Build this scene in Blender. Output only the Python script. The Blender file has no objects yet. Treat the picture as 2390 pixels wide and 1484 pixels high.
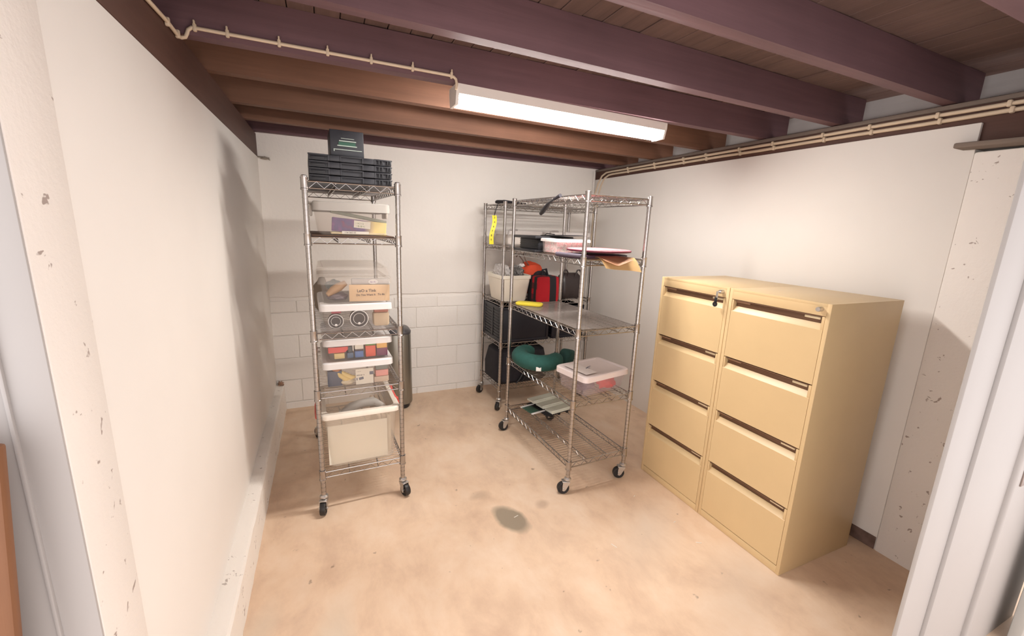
import bpy, bmesh, math, random
from mathutils import Vector, Matrix, noise
random.seed(7)
PI = math.pi
S = bpy.context.scene
COL = S.collection

# ------------------------------------------------------------------ camera
f_px, yaw, pitch, roll = 979.68, 0.4211, -0.2115, 0.0384
cam = bpy.data.cameras.new('camera')
cam.sensor_fit = 'HORIZONTAL'; cam.sensor_width = 36.0
cam.lens = f_px / 2390 * 36.0
cam.clip_start = 0.02
camo = bpy.data.objects.new('camera', cam); COL.objects.link(camo)
fwd = Vector((math.sin(yaw) * math.cos(pitch), math.cos(yaw) * math.cos(pitch), math.sin(pitch)))
rt = Vector((math.cos(yaw), -math.sin(yaw), 0)); up = rt.cross(fwd)
r2 = rt * math.cos(roll) + up * math.sin(roll); u2 = up * math.cos(roll) - rt * math.sin(roll)
M = Matrix((r2, u2, -fwd)).transposed().to_4x4(); M.translation = (0, 0, 1.5804)
camo.matrix_world = M
S.camera = camo

# ------------------------------------------------------------------ world, exposure
W = bpy.data.worlds.new('daylight'); S.world = W; W.use_nodes = True
bg = W.node_tree.nodes['Background']
bg.inputs[0].default_value = (1.0, 0.945, 0.93, 1); bg.inputs[1].default_value = 1.22
S.view_settings.view_transform = 'Standard'; S.view_settings.look = 'None'
S.view_settings.gamma = 1.0; S.view_settings.use_curve_mapping = False
S.view_settings.exposure = 1.08
LAMP = 48.0

# ------------------------------------------------------------------ materials
MATS = {}
def nt(name):
    m = bpy.data.materials.new(name); m.use_nodes = True
    t = m.node_tree; return m, t, t.nodes['Principled BSDF']
def N(t, typ, **kw):
    n = t.nodes.new(typ)
    for k, v in kw.items(): setattr(n, k, v)
    return n
def ramp(t, fac, stops):
    r = N(t, 'ShaderNodeValToRGB'); e = r.color_ramp.elements
    while len(e) < len(stops): e.new(0.5)
    for el, (p, c) in zip(e, stops): el.position = p; el.color = (*c, 1)
    t.links.new(fac, r.inputs[0]); return r.outputs[0]
def coords(t, scale=(1, 1, 1), obj=True):
    tc = N(t, 'ShaderNodeTexCoord'); mp = N(t, 'ShaderNodeMapping')
    mp.inputs['Scale'].default_value = scale
    t.links.new(tc.outputs['Object'], mp.inputs[0]); return mp.outputs[0]
def noisetex(t, vec, scale, detail=4, rough=.55, dist=0):
    n = N(t, 'ShaderNodeTexNoise'); n.inputs['Scale'].default_value = scale
    n.inputs['Detail'].default_value = detail; n.inputs['Roughness'].default_value = rough
    n.inputs['Distortion'].default_value = dist
    t.links.new(vec, n.inputs['Vector']); return n.outputs[0]
def bump(t, b, h, strength=.2, dist=.01):
    n = N(t, 'ShaderNodeBump'); n.inputs['Strength'].default_value = strength
    n.inputs['Distance'].default_value = dist
    t.links.new(h, n.inputs['Height']); t.links.new(n.outputs[0], b.inputs['Normal'])
def mixc(t, fac, a, b, mode='MIX'):
    n = N(t, 'ShaderNodeMix', data_type='RGBA', blend_type=mode)
    for s, v in ((0, fac), (6, a), (7, b)):
        if isinstance(v, bpy.types.NodeSocket): t.links.new(v, n.inputs[s])
        elif s == 0: n.inputs[0].default_value = v
        else: n.inputs[s].default_value = (*v, 1)
    return n.outputs[2]

def mat(name, col, rough=.5, metal=0, var=.06, scale=12, bmp=0.0, bscale=80, stretch=(1, 1, 1), spec=.5):
    if name in MATS: return MATS[name]
    m, t, b = nt(name)
    v = coords(t, stretch)
    n = noisetex(t, v, scale)
    lo = tuple(c * (1 - var) for c in col); hi = tuple(min(1, c * (1 + var)) for c in col)
    t.links.new(ramp(t, n, [(.3, lo), (.7, hi)]), b.inputs['Base Color'])
    b.inputs['Roughness'].default_value = rough; b.inputs['Metallic'].default_value = metal
    b.inputs['Specular IOR Level'].default_value = spec
    if bmp: bump(t, b, noisetex(t, v, bscale), bmp, .004)
    MATS[name] = m; return m

def clear(name, col, opac, rough=.25, rim=0.0):
    if name in MATS: return MATS[name]
    m, t, b = nt(name)
    b.inputs['Base Color'].default_value = (*col, 1); b.inputs['Roughness'].default_value = rough
    v = coords(t); n = noisetex(t, v, 6)
    tr = N(t, 'ShaderNodeBsdfTransparent'); tr.inputs[0].default_value = (.985, .975, .965, 1)
    mx = N(t, 'ShaderNodeMixShader')
    mp = N(t, 'ShaderNodeMapRange'); mp.inputs['To Min'].default_value = opac * .85; mp.inputs['To Max'].default_value = min(1, opac * 1.15)
    t.links.new(n, mp.inputs['Value']); t.links.new(mp.outputs[0], mx.inputs[0])
    t.links.new(tr.outputs[0], mx.inputs[1]); t.links.new(b.outputs[0], mx.inputs[2])
    t.links.new(mx.outputs[0], t.nodes['Material Output'].inputs[0])
    MATS[name] = m; return m

def wall_mat(name, col=(.84, .80, .755), speck=0.0, bmp=.05, bscale=14, thr=.70):
    m, t, b = nt(name)
    v = coords(t)
    big = noisetex(t, v, 1.6, 3)
    c = ramp(t, big, [(.3, tuple(x * .97 for x in col)), (.7, tuple(min(1, x * 1.02) for x in col))])
    if speck:
        s1 = noisetex(t, coords(t, (1, 1, 1)), 26, 3, .6, .4)
        msk = ramp(t, s1, [(thr, (0, 0, 0)), (thr + .035, (1, 1, 1))])
        sp = N(t, 'ShaderNodeMath', operation='MULTIPLY'); t.links.new(msk, sp.inputs[0]); sp.inputs[1].default_value = speck
        c = mixc(t, sp.outputs[0], c, (.34, .27, .24))
    t.links.new(c, b.inputs['Base Color'])
    b.inputs['Roughness'].default_value = .62; b.inputs['Specular IOR Level'].default_value = .25
    bump(t, b, noisetex(t, v, bscale, 6, .6), bmp, .01)
    MATS[name] = m; return m

def wood_mat(name, col, var=.4, axis=0, rough=.6):
    m, t, b = nt(name)
    st = [30, 30, 30]; st[axis] = 1.2
    v = coords(t, tuple(st)); n = noisetex(t, v, 1.0, 6, .65)
    v2 = coords(t); n2 = noisetex(t, v2, 2.2, 3)
    c = ramp(t, n, [(.25, tuple(x * (1 - var) for x in col)), (.55, col), (.8, tuple(min(1, x * (1 + var)) for x in col))])
    c = mixc(t, .5, c, ramp(t, n2, [(.3, tuple(x * .75 for x in col)), (.7, tuple(x * 1.2 for x in col))]))
    t.links.new(c, b.inputs['Base Color'])
    b.inputs['Roughness'].default_value = rough; b.inputs['Specular IOR Level'].default_value = .3
    bump(t, b, n, .25, .004)
    MATS[name] = m; return m

def floor_mat():
    m, t, b = nt('worn_concrete')
    v = coords(t)
    a = noisetex(t, v, 1.3, 5, .6, .5)
    c = ramp(t, a, [(.34, (.60, .42, .29)), (.5, (.76, .56, .40)), (.66, (.86, .68, .52))])
    fine = noisetex(t, coords(t, (2.4, 1.5, 1)), 1.9, 8, .66, .25)
    c = mixc(t, .6, c, ramp(t, fine, [(.33, (.60, .415, .295)), (.5, (.78, .575, .41)), (.68, (.86, .69, .54))]))
    dk = noisetex(t, v, 17, 3, .5)
    dm = ramp(t, dk, [(.70, (0, 0, 0)), (.75, (.6, .6, .6))])
    c = mixc(t, dm, c, (.20, .13, .09))
    # grey blob of spilt oil, long since dried, and paler smears
    def blob(cx, cy, rx, ry, rot, soft):
        tc = N(t, 'ShaderNodeTexCoord'); mp = N(t, 'ShaderNodeMapping', vector_type='TEXTURE')
        mp.inputs['Location'].default_value = (cx, cy, 0); mp.inputs['Rotation'].default_value = (0, 0, rot)
        mp.inputs['Scale'].default_value = (rx, ry, 1)
        nz = N(t, 'ShaderNodeTexNoise'); nz.inputs['Scale'].default_value = 9; nz.inputs['Detail'].default_value = 3
        t.links.new(tc.outputs['Object'], nz.inputs['Vector'])
        mm = N(t, 'ShaderNodeVectorMath', operation='MULTIPLY_ADD'); mm.inputs[1].default_value = (.05, .05, 0)
        t.links.new(nz.outputs['Color'], mm.inputs[0]); t.links.new(tc.outputs['Object'], mm.inputs[2])
        t.links.new(mm.outputs[0], mp.inputs[0])
        ln = N(t, 'ShaderNodeVectorMath', operation='LENGTH'); t.links.new(mp.outputs[0], ln.inputs[0])
        mr = N(t, 'ShaderNodeMapRange'); mr.inputs['From Min'].default_value = 1 - soft; mr.inputs['From Max'].default_value = 1 + soft
        mr.inputs['To Min'].default_value = 1; mr.inputs['To Max'].default_value = 0
        t.links.new(ln.outputs['Value'], mr.inputs['Value']); return mr.outputs[0]
    for (cx, cy, rx, ry, ro, so, col, amt) in (
        (.895, 1.875, .066, .12, .35, .22, (.30, .25, .185), .92),
        (.80, 2.13, .05, .035, .2, .5, (.48, .34, .24), .6),
        (1.12, 1.93, .035, .03, .2, .5, (.48, .34, .24), .6),
        (-.03, 1.40, .07, .22, -.15, .5, (.74, .63, .50), .75),
        (-.29, 1.62, .05, .12, -.3, .6, (.72, .60, .47), .6),
        (1.55, 1.52, .22, .10, .6, .9, (.66, .55, .45), .6),
        (1.75, 1.10, .30, .10, .5, .9, (.66, .54, .43), .5)):
        bl = blob(cx, cy, rx, ry, ro, so)
        k = N(t, 'ShaderNodeMath', operation='MULTIPLY'); t.links.new(bl, k.inputs[0]); k.inputs[1].default_value = amt
        c = mixc(t, k.outputs[0], c, col)
    wh = noisetex(t, coords(t, (1.6, 1, 1)), 21, 4, .7)
    wm = ramp(t, wh, [(.765, (0, 0, 0)), (.79, (.7, .7, .7))])
    c = mixc(t, wm, c, (.80, .70, .58))
    t.links.new(c, b.inputs['Base Color'])
    b.inputs['Roughness'].default_value = .55; b.inputs['Specular IOR Level'].default_value = .3
    bump(t, b, noisetex(t, v, 9, 8, .65), .18, .01)
    MATS['worn_concrete'] = m; return m

def emis(name, col, s):
    m, t, b = nt(name)
    b.inputs['Base Color'].default_value = (.9, .9, .9, 1)
    b.inputs['Emission Color'].default_value = (*col, 1); b.inputs['Emission Strength'].default_value = s
    MATS[name] = m; return m

def pattern_mat(name, cols, scale, opac=1, axis_split=None):
    m, t, b = nt(name)
    v = coords(t); n = noisetex(t, v, scale, 3, .6)
    stops = [(.30 + .4 * i / (len(cols) - 1), c) for i, c in enumerate(cols)]
    c = ramp(t, n, stops)
    if axis_split:
        sx = N(t, 'ShaderNodeSeparateXYZ'); t.links.new(v, sx.inputs[0])
        mr = N(t, 'ShaderNodeMapRange'); mr.inputs['From Min'].default_value = axis_split[1]; mr.inputs['From Max'].default_value = axis_split[2]
        t.links.new(sx.outputs[axis_split[0]], mr.inputs['Value'])
        c = mixc(t, mr.outputs[0], c, axis_split[3])
    t.links.new(c, b.inputs['Base Color']); b.inputs['Roughness'].default_value = .45
    MATS[name] = m; return m

def tartan_mat(name, red=(.50, .012, .022), dark=(.022, .02, .024)):
    m, t, b = nt(name)
    tc = N(t, 'ShaderNodeTexCoord'); sx = N(t, 'ShaderNodeSeparateXYZ'); t.links.new(tc.outputs['Object'], sx.inputs[0])
    masks = []
    ad = N(t, 'ShaderNodeMath', operation='ADD'); t.links.new(sx.outputs[0], ad.inputs[0])
    t.links.new(sx.outputs[1], ad.inputs[1])
    def band(sock, a, b_):
        g1 = N(t, 'ShaderNodeMath', operation='GREATER_THAN'); t.links.new(sock, g1.inputs[0]); g1.inputs[1].default_value = a
        g2 = N(t, 'ShaderNodeMath', operation='LESS_THAN'); t.links.new(sock, g2.inputs[0]); g2.inputs[1].default_value = b_
        mm = N(t, 'ShaderNodeMath', operation='MULTIPLY'); t.links.new(g1.outputs[0], mm.inputs[0]); t.links.new(g2.outputs[0], mm.inputs[1]); return mm.outputs[0]
    c = mixc(t, band(sx.outputs[0], .004, .068), red, dark)
    c = mixc(t, band(sx.outputs[0], -.2, -.1145), c, (.20, .012, .03))
    c = mixc(t, band(sx.outputs[1], -.075, -.035), c, dark)
    c = mixc(t, band(sx.outputs[1], .0, .2), c, dark)
    sd = N(t, 'ShaderNodeMath', operation='PINGPONG'); t.links.new(sx.outputs[2], sd.inputs[0]); sd.inputs[1].default_value = .07
    gg = N(t, 'ShaderNodeMath', operation='LESS_THAN'); t.links.new(sd.outputs[0], gg.inputs[0]); gg.inputs[1].default_value = .026
    geo = N(t, 'ShaderNodeNewGeometry'); nx = N(t, 'ShaderNodeSeparateXYZ'); t.links.new(geo.outputs['Normal'], nx.inputs[0])
    ls = N(t, 'ShaderNodeMath', operation='LESS_THAN'); t.links.new(nx.outputs[0], ls.inputs[0]); ls.inputs[1].default_value = -.85
    k = N(t, 'ShaderNodeMath', operation='MULTIPLY'); t.links.new(gg.outputs[0], k.inputs[0]); t.links.new(ls.outputs[0], k.inputs[1])
    k2 = N(t, 'ShaderNodeMath', operation='MULTIPLY'); t.links.new(k.outputs[0], k2.inputs[0]); k2.inputs[1].default_value = .75
    c = mixc(t, k2.outputs[0], c, dark)
    t.links.new(c, b.inputs['Base Color']); b.inputs['Roughness'].default_value = .9
    bump(t, b, noisetex(t, coords(t), 300), .3, .002)
    MATS[name] = m; return m

CHROME = mat('bright_chrome', (.44, .415, .40), .26, 1.0, .05, 30)
STEEL = mat('zinc_plated_steel', (.62, .60, .58), .32, .9, .08, 20)
RUBBER = mat('black_rubber', (.018, .016, .016), .45, 0, .2, 30)
BLACK = mat('black_plastic', (.012, .012, .015), .42, 0, .15, 20)
CHAR = mat('charcoal_plastic', (.030, .031, .038), .45, 0, .15, 20)
BLACKCLOTH = mat('black_nylon', (.014, .012, .017), .85, 0, .25, 25, .4, 300)
CREAM = mat('cream_powder_coat', (.66, .485, .265), .38, 0, .02, 6, .04, 500)
RECESS = mat('shade_brown_handle_rail', (.15, .075, .04), .5, 0, .08, 10)  # brown stands in for cream paint shaded inside the grip recess
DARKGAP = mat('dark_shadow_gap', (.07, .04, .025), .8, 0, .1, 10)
WHITEPL = mat('white_plastic', (.72, .69, .67), .4, 0, .03, 8)
TRANSL = clear('milky_lid_plastic', (.82, .78, .76), .62, .4)
CLEAR = clear('clear_polypropylene', (.80, .75, .72), .065, .25)
CLEARLID = clear('clear_lid_plastic', (.80, .76, .72), .11, .3)
CLOUDY = clear('cloudy_polypropylene', (.84, .77, .66), .24, .3)
PINKLID = mat('pale_pink_lid', (.80, .70, .68), .4, 0, .03, 8)
PAPER = mat('white_paper', (.80, .77, .68), .7, 0, .02, 10)
INK = mat('grey_ink', (.16, .13, .12), .8, 0, .1, 30)
CREAMPIPE = mat('cream_cable_sheath', (.62, .50, .37), .5, 0, .05, 12)
WHITEPAINT = wall_mat('white_wall_paint', bmp=.03, bscale=9)
BLOCKPAINT = wall_mat('painted_blockwork', bmp=.25, bscale=40)
SPECK = wall_mat('pitted_white_concrete', (.84, .79, .745), .9, .25, 40, .665)
CURBP = wall_mat('scuffed_white_curb', (.90, .85, .79), .7, .6, 20, .655)
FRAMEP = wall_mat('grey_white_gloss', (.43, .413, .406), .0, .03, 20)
JOIST = wood_mat('hazy_red_joist_timber', (.150, .082, .092), .35, 0, .58)  # timber colour with purple lens haze mixed in
JOIST_LIT = wood_mat('lamplit_joist_timber', (.185, .090, .056), .4, 0, .6)  # warmer copy of the joist timber, lamp glow put into the colour
BEARER = wood_mat('dark_brown_bearer_timber', (.10, .048, .036), .35, 1, .6)
BOARDS = wood_mat('dark_floorboard_timber', (.155, .098, .086), .45, 1, .7)
GREYCLAD = wood_mat('grey_weathered_cladding', (.58, .56, .55), .15, 1, .8)
TIMBER = wood_mat('orange_brown_timber', (.22, .10, .05), .25, 2, .5)
PACKER = wood_mat('weathered_grey_packer', (.19, .15, .125), .4, 1, .9)
CONC = floor_mat()

# ------------------------------------------------------------------ mesh helpers
class MB:
    def __init__(s): s.bm = bmesh.new(); s.mats = []; s.cur = 0
    def use(s, m):
        if m not in s.mats: s.mats.append(m)
        s.cur = s.mats.index(m); return s
    def _face(s, vs):
        try:
            f = s.bm.faces.new(vs); f.material_index = s.cur; f.smooth = True; return f
        except ValueError: return None
    def box(s, c, d, rot=None, bev=0.0, seg=2):
        x, y, z = d[0] / 2, d[1] / 2, d[2] / 2
        R = rot if rot is not None else Matrix()
        if not isinstance(R, Matrix): R = Matrix.Rotation(R, 4, 'Z')
        T = Matrix.Translation(c) @ R.to_4x4()
        vs = [s.bm.verts.new(T @ Vector((sx * x, sy * y, sz * z))) for sz in (-1, 1) for sx, sy in ((-1, -1), (1, -1), (1, 1), (-1, 1))]
        fs = [s._face([vs[i] for i in q]) for q in ((3, 2, 1, 0), (4, 5, 6, 7), (0, 1, 5, 4), (1, 2, 6, 5), (2, 3, 7, 6), (3, 0, 4, 7))]
        if bev > 0:
            es = list({e for f in fs for e in f.edges})
            r = bmesh.ops.bevel(s.bm, geom=es, offset=min(bev, min(d) * .45), segments=seg, profile=.5, affect='EDGES')
            for f in r['faces']: f.material_index = s.cur; f.smooth = True
        return s
    def ring_loft(s, rings, cap0=True, cap1=True, closed=False):
        R = [[s.bm.verts.new(p) for p in r] for r in rings]
        n = len(R[0])
        m = len(R)
        for i in range(m if closed else m - 1):
            a, b = R[i], R[(i + 1) % m]
            for j in range(n): s._face([a[j], a[(j + 1) % n], b[(j + 1) % n], b[j]])
        if not closed:
            if cap0: s._face(list(reversed(R[0])))
            if cap1: s._face(R[-1])
        return s
    def cyl(s, p0, p1, r, n=12, r1=None):
        return s.tube([p0, p1], [r, r if r1 is None else r1], n)
    def tube(s, pts, r, n=8, closed=False):
        pts = [Vector(p) for p in pts]; m = len(pts)
        rs = r if isinstance(r, (list, tuple)) else [r] * m
        d0 = (pts[1] - pts[0]).normalized()
        u = Vector((0, 0, 1)) if abs(d0.z) < .9 else Vector((1, 0, 0))
        u = (u - d0 * u.dot(d0)).normalized()
        rings = []
        for i, p in enumerate(pts):
            a = pts[i - 1] if (i > 0 or closed) else p; b = pts[(i + 1) % m] if (i < m - 1 or closed) else p
            d = (b - a).normalized() if (b - a).length > 1e-9 else d0
            u = u - d * u.dot(d)
            u = u.normalized() if u.length > 1e-6 else Vector((1, 0, 0))
            w = d.cross(u)
            rings.append([p + (u * math.cos(k * 2 * PI / n) + w * math.sin(k * 2 * PI / n)) * rs[i] for k in range(n)])
        return s.ring_loft(rings, True, True, closed)
    def lathe(s, prof, n=24, c=(0, 0, 0), axis='Z', closed=False):
        rings = []
        for r, h in prof:
            ring = []
            for k in range(n):
                a = 2 * PI * k / n
                x, y = r * math.cos(a), r * math.sin(a)
                p = {'Z': (x, y, h), 'X': (h, x, y), 'Y': (y, h, x)}[axis]
                ring.append(Vector(c) + Vector(p))
            rings.append(ring)
        return s.ring_loft(rings, not closed, not closed, closed)
    def prism(s, poly, a0, a1, axis='Y'):
        def P(u, v, w): return {'Y': (u, w, v), 'X': (w, u, v), 'Z': (u, v, w)}[axis]
        return s.ring_loft([[P(u, v, a0) for u, v in poly], [P(u, v, a1) for u, v in poly]])
    def sheet(s, grid, th=.002):
        """a grid of points given thickness along its normal"""
        nu, nv = len(grid), len(grid[0])
        P = [[Vector(p) for p in row] for row in grid]
        A = [[s.bm.verts.new(p) for p in row] for row in P]; B = []
        for i in range(nu):
            row = []
            for j in range(nv):
                du = P[min(i + 1, nu - 1)][j] - P[max(i - 1, 0)][j]; dv = P[i][min(j + 1, nv - 1)] - P[i][max(j - 1, 0)]
                nn = du.cross(dv).normalized()
                row.append(s.bm.verts.new(P[i][j] - nn * th))
            B.append(row)
        for i in range(nu - 1):
            for j in range(nv - 1):
                s._face([A[i][j], A[i + 1][j], A[i + 1][j + 1], A[i][j + 1]])
                s._face([B[i][j], B[i][j + 1], B[i + 1][j + 1], B[i + 1][j]])
        for i in range(nu - 1):
            s._face([A[i][0], B[i][0], B[i + 1][0], A[i + 1][0]]); s._face([A[i][-1], A[i + 1][-1], B[i + 1][-1], B[i][-1]])
        for j in range(nv - 1):
            s._face([A[0][j], A[0][j + 1], B[0][j + 1], B[0][j]]); s._face([A[-1][j], B[-1][j], B[-1][j + 1], A[-1][j + 1]])
        return s
    def blob(s, c, d, amp=.1, freq=6, seed=0, sub=3, flat=None, rot=0):
        r = bmesh.ops.create_icosphere(s.bm, subdivisions=sub, radius=1)
        R = Matrix.Rotation(rot, 4, 'Z')
        for v in r['verts']:
            p = v.co.copy(); k = 1 + amp * noise.noise(p * freq * .5 + Vector((seed * 3.1, seed, 0))) * 2
            q = R @ Vector((p.x * d[0] / 2 * k, p.y * d[1] / 2 * k, p.z * d[2] / 2 * k))
            v.co = Vector(c) + q
            if flat is not None and v.co.z < flat: v.co.z = flat
        for v in r['verts']:
            for f in v.link_faces: f.material_index = s.cur; f.smooth = True
        return s
    def build(s, name, m, parent=None, loc=None, rotz=0, auto=40):
        me = bpy.data.meshes.new(name)
        bmesh.ops.recalc_face_normals(s.bm, faces=s.bm.faces[:])
        lim = math.radians(auto)
        for e in s.bm.edges:
            if len(e.link_faces) == 2 and e.calc_face_angle(9) > lim: e.smooth = False
        s.bm.to_mesh(me); s.bm.free()
        for k in (s.mats or [m]): me.materials.append(k)
        o = bpy.data.objects.new(name, me); COL.objects.link(o)
        if parent: o.parent = parent
        if loc is not None: o.location = loc
        o.rotation_euler = (0, 0, rotz)
        return o

def tag(o, label, cat=None, group=None, kind=None):
    o['label'] = label
    if cat: o['category'] = cat
    if group: o['group'] = group
    if kind: o['kind'] = kind
    return o
def thing(name, label, cat, loc, rotz=0, group=None):
    o = bpy.data.objects.new(name, None); COL.objects.link(o)
    o.location = loc; o.rotation_euler = (0, 0, rotz); o.empty_display_size = .1
    return tag(o, label, cat, group)
def struct(o, label=None):
    o['kind'] = 'structure'
    if label: o['label'] = label
    return o
def solo(mb, name, m, label, cat, loc=(0, 0, 0), rotz=0, group=None, auto=40):
    return tag(mb.build(name, m, None, loc, rotz, auto), label, cat, group)
def copy_tree(o, parent=None):
    c = o.copy(); COL.objects.link(c)
    if parent: c.parent = parent; c.matrix_parent_inverse = o.matrix_parent_inverse.copy()
    for ch in list(o.children): copy_tree(ch, c)
    return c
def rrect(w, d, r, z, n=4, cx=0, cy=0):
    pts = []
    for (sx, sy, a0) in ((1, 1, 0), (-1, 1, PI / 2), (-1, -1, PI), (1, -1, 1.5 * PI)):
        for k in range(n + 1):
            a = a0 + k * PI / 2 / n
            pts.append((cx + sx * (w / 2 - r) + r * math.cos(a), cy + sy * (d / 2 - r) + r * math.sin(a), z))
    return pts
def text(body, size, m, parent, loc, rot, name='lettering', squash=1.0, bold=0.0):
    cu = bpy.data.curves.new(name, 'FONT'); cu.body = body; cu.size = size; cu.extrude = .0003; cu.offset = bold
    tmp = bpy.data.objects.new('tmp', cu); COL.objects.link(tmp)
    dg = bpy.context.evaluated_depsgraph_get(); me = bpy.data.meshes.new_from_object(tmp.evaluated_get(dg))
    bpy.data.objects.remove(tmp); me.name = name; me.materials.clear(); me.materials.append(m)
    o = bpy.data.objects.new(name, me); COL.objects.link(o); o.parent = parent
    o.location = loc; o.rotation_euler = rot; o.scale = (squash, 1, 1)
    return o
FRONT = (PI / 2, 0, 0)
def marks(parent, m, x0, z, n, h, y, seed, tilt=0, name='print_marks'):
    rr = random.Random(seed); mb = MB(); x = 0
    for k in range(n):
        w = h * rr.uniform(.25, .6)
        mb.box((x0 + x + w / 2, y, z - x * tilt + h * rr.uniform(-.08, .08)), (w * rr.choice((.4, 1)), .0006, h * rr.choice((.5, .8, 1))))
        x += w + h * rr.uniform(.15, .3)
    return mb.build(name, m, parent)

# ================================================================== ROOM SHELL
XL, XR, YB = -.424, 2.565, 3.80
# floor
mb = MB(); nx, ny = 40, 46
gr = [[Vector((-1.2 + 4.6 * i / nx, -1.4 + 5.6 * j / ny, 0)) for j in range(ny + 1)] for i in range(nx + 1)]
mb.sheet(gr, .06)
fl = mb.build('floor', CONC); struct(fl, 'worn tan concrete floor with a grey oil stain')
if fl.data.polygons[0].normal.z < 0: pass
# left wall panel and back/right panels
mb = MB(); mb.box((XL - .05, (1.06 + YB + .2) / 2, 1.01), (.10, YB + .2 - 1.06, 2.035), None, .004)
struct(mb.build('wall_left', WHITEPAINT), 'smooth white left wall')
mb = MB(); mb.box((XR + .05, (.955 + YB + .2) / 2, 1.035), (.10, YB + .2 - .955, 2.11), None, .004)
struct(mb.build('wall_right', WHITEPAINT), 'smooth white right wall')
mb = MB(); mb.box((XR + .002, (.957 + 1.28) / 2, .034), (.012, .322, .072), None, .002)
struct(mb.build('trim_1', mat('bare_dark_wall_base', (.16, .10, .08), .9, 0, .3, 20)), 'bare dark strip at the foot of the right wall')
# back wall: blocks below, render above
mb = MB()
mb.box(((XL + XR) / 2, YB + .0735, 1.06), (XR - XL + .5, .13, 2.24))
for k, (z0, z1) in enumerate(((-.02, .056), (.060, .253), (.257, .445), (.449, .641), (.645, .833), (.837, .932))):
    off = .735 if k % 2 == 0 else .93
    x = off - .39 * 4
    while x < XR + .2:
        a, b_ = max(x + .0028, XL - .12), min(x + .3872, XR + .15)
        if b_ - a > .02: mb.box(((a + b_) / 2, YB + .025, (z0 + z1) / 2), (b_ - a, .05, z1 - z0), None, .004, 1)
        x += .39
n = 90; top = []; bot = []
rings = []
for i in range(n + 1):
    x = XL - .12 + (XR - XL + .3) * i / n
    zj = .955 + .012 * noise.noise(Vector((x * 9, 0, 0))) + (.012 if noise.noise(Vector((x * 3.3, 4, 0))) > .25 else 0)
    rings.append([(x, YB - .004, zj + .01), (x, YB - .008, zj + .03), (x, YB - .004, 2.2), (x, YB + .05, 2.2), (x, YB + .05, zj)])
mb.ring_loft(rings)
bw = mb.build('wall_back', BLOCKPAINT, auto=30); struct(bw, 'white painted block wall, rendered above the lower courses')
# left pier and right pier
mb = MB(); mb.box((XL - .06, (.905 + 1.06) / 2, 1.10), (.124, .155, 2.24), None, .002)
struct(mb.build('wall_front_left', SPECK), 'pitted white concrete pier at the left of the doorway')
mb = MB(); mb.box((XR + .058, (.60 + .955) / 2, .98), (.124, .355, 1.98), None, .008)
struct(mb.build('wall_front_right', SPECK), 'pitted white concrete pier at the right of the doorway')
# packer plank on right pier
mb = MB(); mb.box((XR + .02, .70, 1.985), (.20, .60, .022), Matrix.Rotation(.03, 4, 'X'), .006)
struct(mb.build('trim_2', PACKER), 'weathered grey packing board on top of the right pier')
# white curb at foot of left wall
mb = MB(); rings = []
n = 60
for i in range(n + 1):
    y = .92 + (YB - .002 - .92) * i / n
    j = lambda s: .003 * noise.noise(Vector((y * 6, s, 0))) + .0025 * noise.noise(Vector((y * 23, s, 3)))
    k = i / n
    zt = .214 + (0.012 * (k > .55))
    xo = -.355 - .016 * k
    rings.append([(XL - .02, y, -.02), (-.366 + j(1), y, -.02), (-.366 + j(1), y, .06), (xo + j(2), y, zt - .012 + j(3)), (xo - .008 + j(2), y, zt + j(4) * .6), (XL - .002, y, zt + .006 + j(5)), (XL - .02, y, zt)])
mb.ring_loft(rings)
struct(mb.build('baseboard_left', CURBP, auto=28), 'scuffed white concrete curb along the foot of the left wall')
mb = MB(); mb.blob((-.392, 3.775, .235), (.04, .045, .05), .45, 7, 3, 3)
solo(mb, 'mortar_lump', mat('rusty_mortar', (.36, .23, .16), .9, 0, .4, 30), 'rusty brown mortar lump on the far end of the white curb', 'mortar')
# bearers
ZJ = 2.19
mb = MB(); mb.box((XL - .045, 1.70, 2.109), (.09, 4.4, .162), None, .004)
struct(mb.build('trim_3', BEARER), 'dark timber bearer on top of the left wall')
mb = MB(); mb.box((XR + .055, 1.90, 2.089), (.085, 3.9, .20), None, .004)
struct(mb.build('trim_4', BEARER), 'dark timber bearer along the top of the right wall')
mb = MB(); mb.box((XR + .02, 1.90, 2.176), (.03, 3.86, .022), None, .006)
struct(mb.build('trim_5', PACKER), 'grey brown batten above the cream cables')
# joists (left y, right y of far bottom edge), slightly skewed in plan
JO = [(.645, .64), (1.075, 1.112), (1.505, 1.578), (1.995, 2.005), (2.385, 2.47), (2.92, 3.0), (3.34, 3.44)]
for i, (yl, yr) in enumerate(JO):
    mb = MB(); x0, x1 = -.60, 2.77
    w = .052
    def yy(x): return yl + (yr - yl) * (x + .4) / 3.15
    mb.ring_loft([[(x, yy(x) - w, ZJ), (x, yy(x), ZJ), (x, yy(x), ZJ + .15), (x, yy(x) - w, ZJ + .15)] for x in (x0, x0 * .5 + x1 * .5, x1)])
    o = mb.build('trim_%d' % (6 + i), JOIST_LIT if i >= 4 else JOIST); struct(o, 'dark red timber ceiling joist')  # joists beyond the lamp get the glow-tinted copy
mb = MB(); mb.box((1.1, 3.755, 2.255), (3.4, .05, .12), None, .003)
struct(mb.build('trim_13', JOIST), 'dark timber plate along the top of the back wall')
# floorboards overhead: single boards with thin gaps
mb = MB(); x = -.8
while x < 3.3:
    wd = random.choice((.088, .092, .09))
    mb.box((x + wd / 2, 1.55, 2.352 + random.uniform(-.002, .003)), (wd - .003, 5.2, .02), None, .002, 1)
    x += wd
mb.box((1.25, 1.55, 2.376), (4.4, 5.2, .02))  # slab added above the boards to keep outside light out of the gaps
struct(mb.build('ceiling', BOARDS), 'underside of dark timber floorboards')
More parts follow.
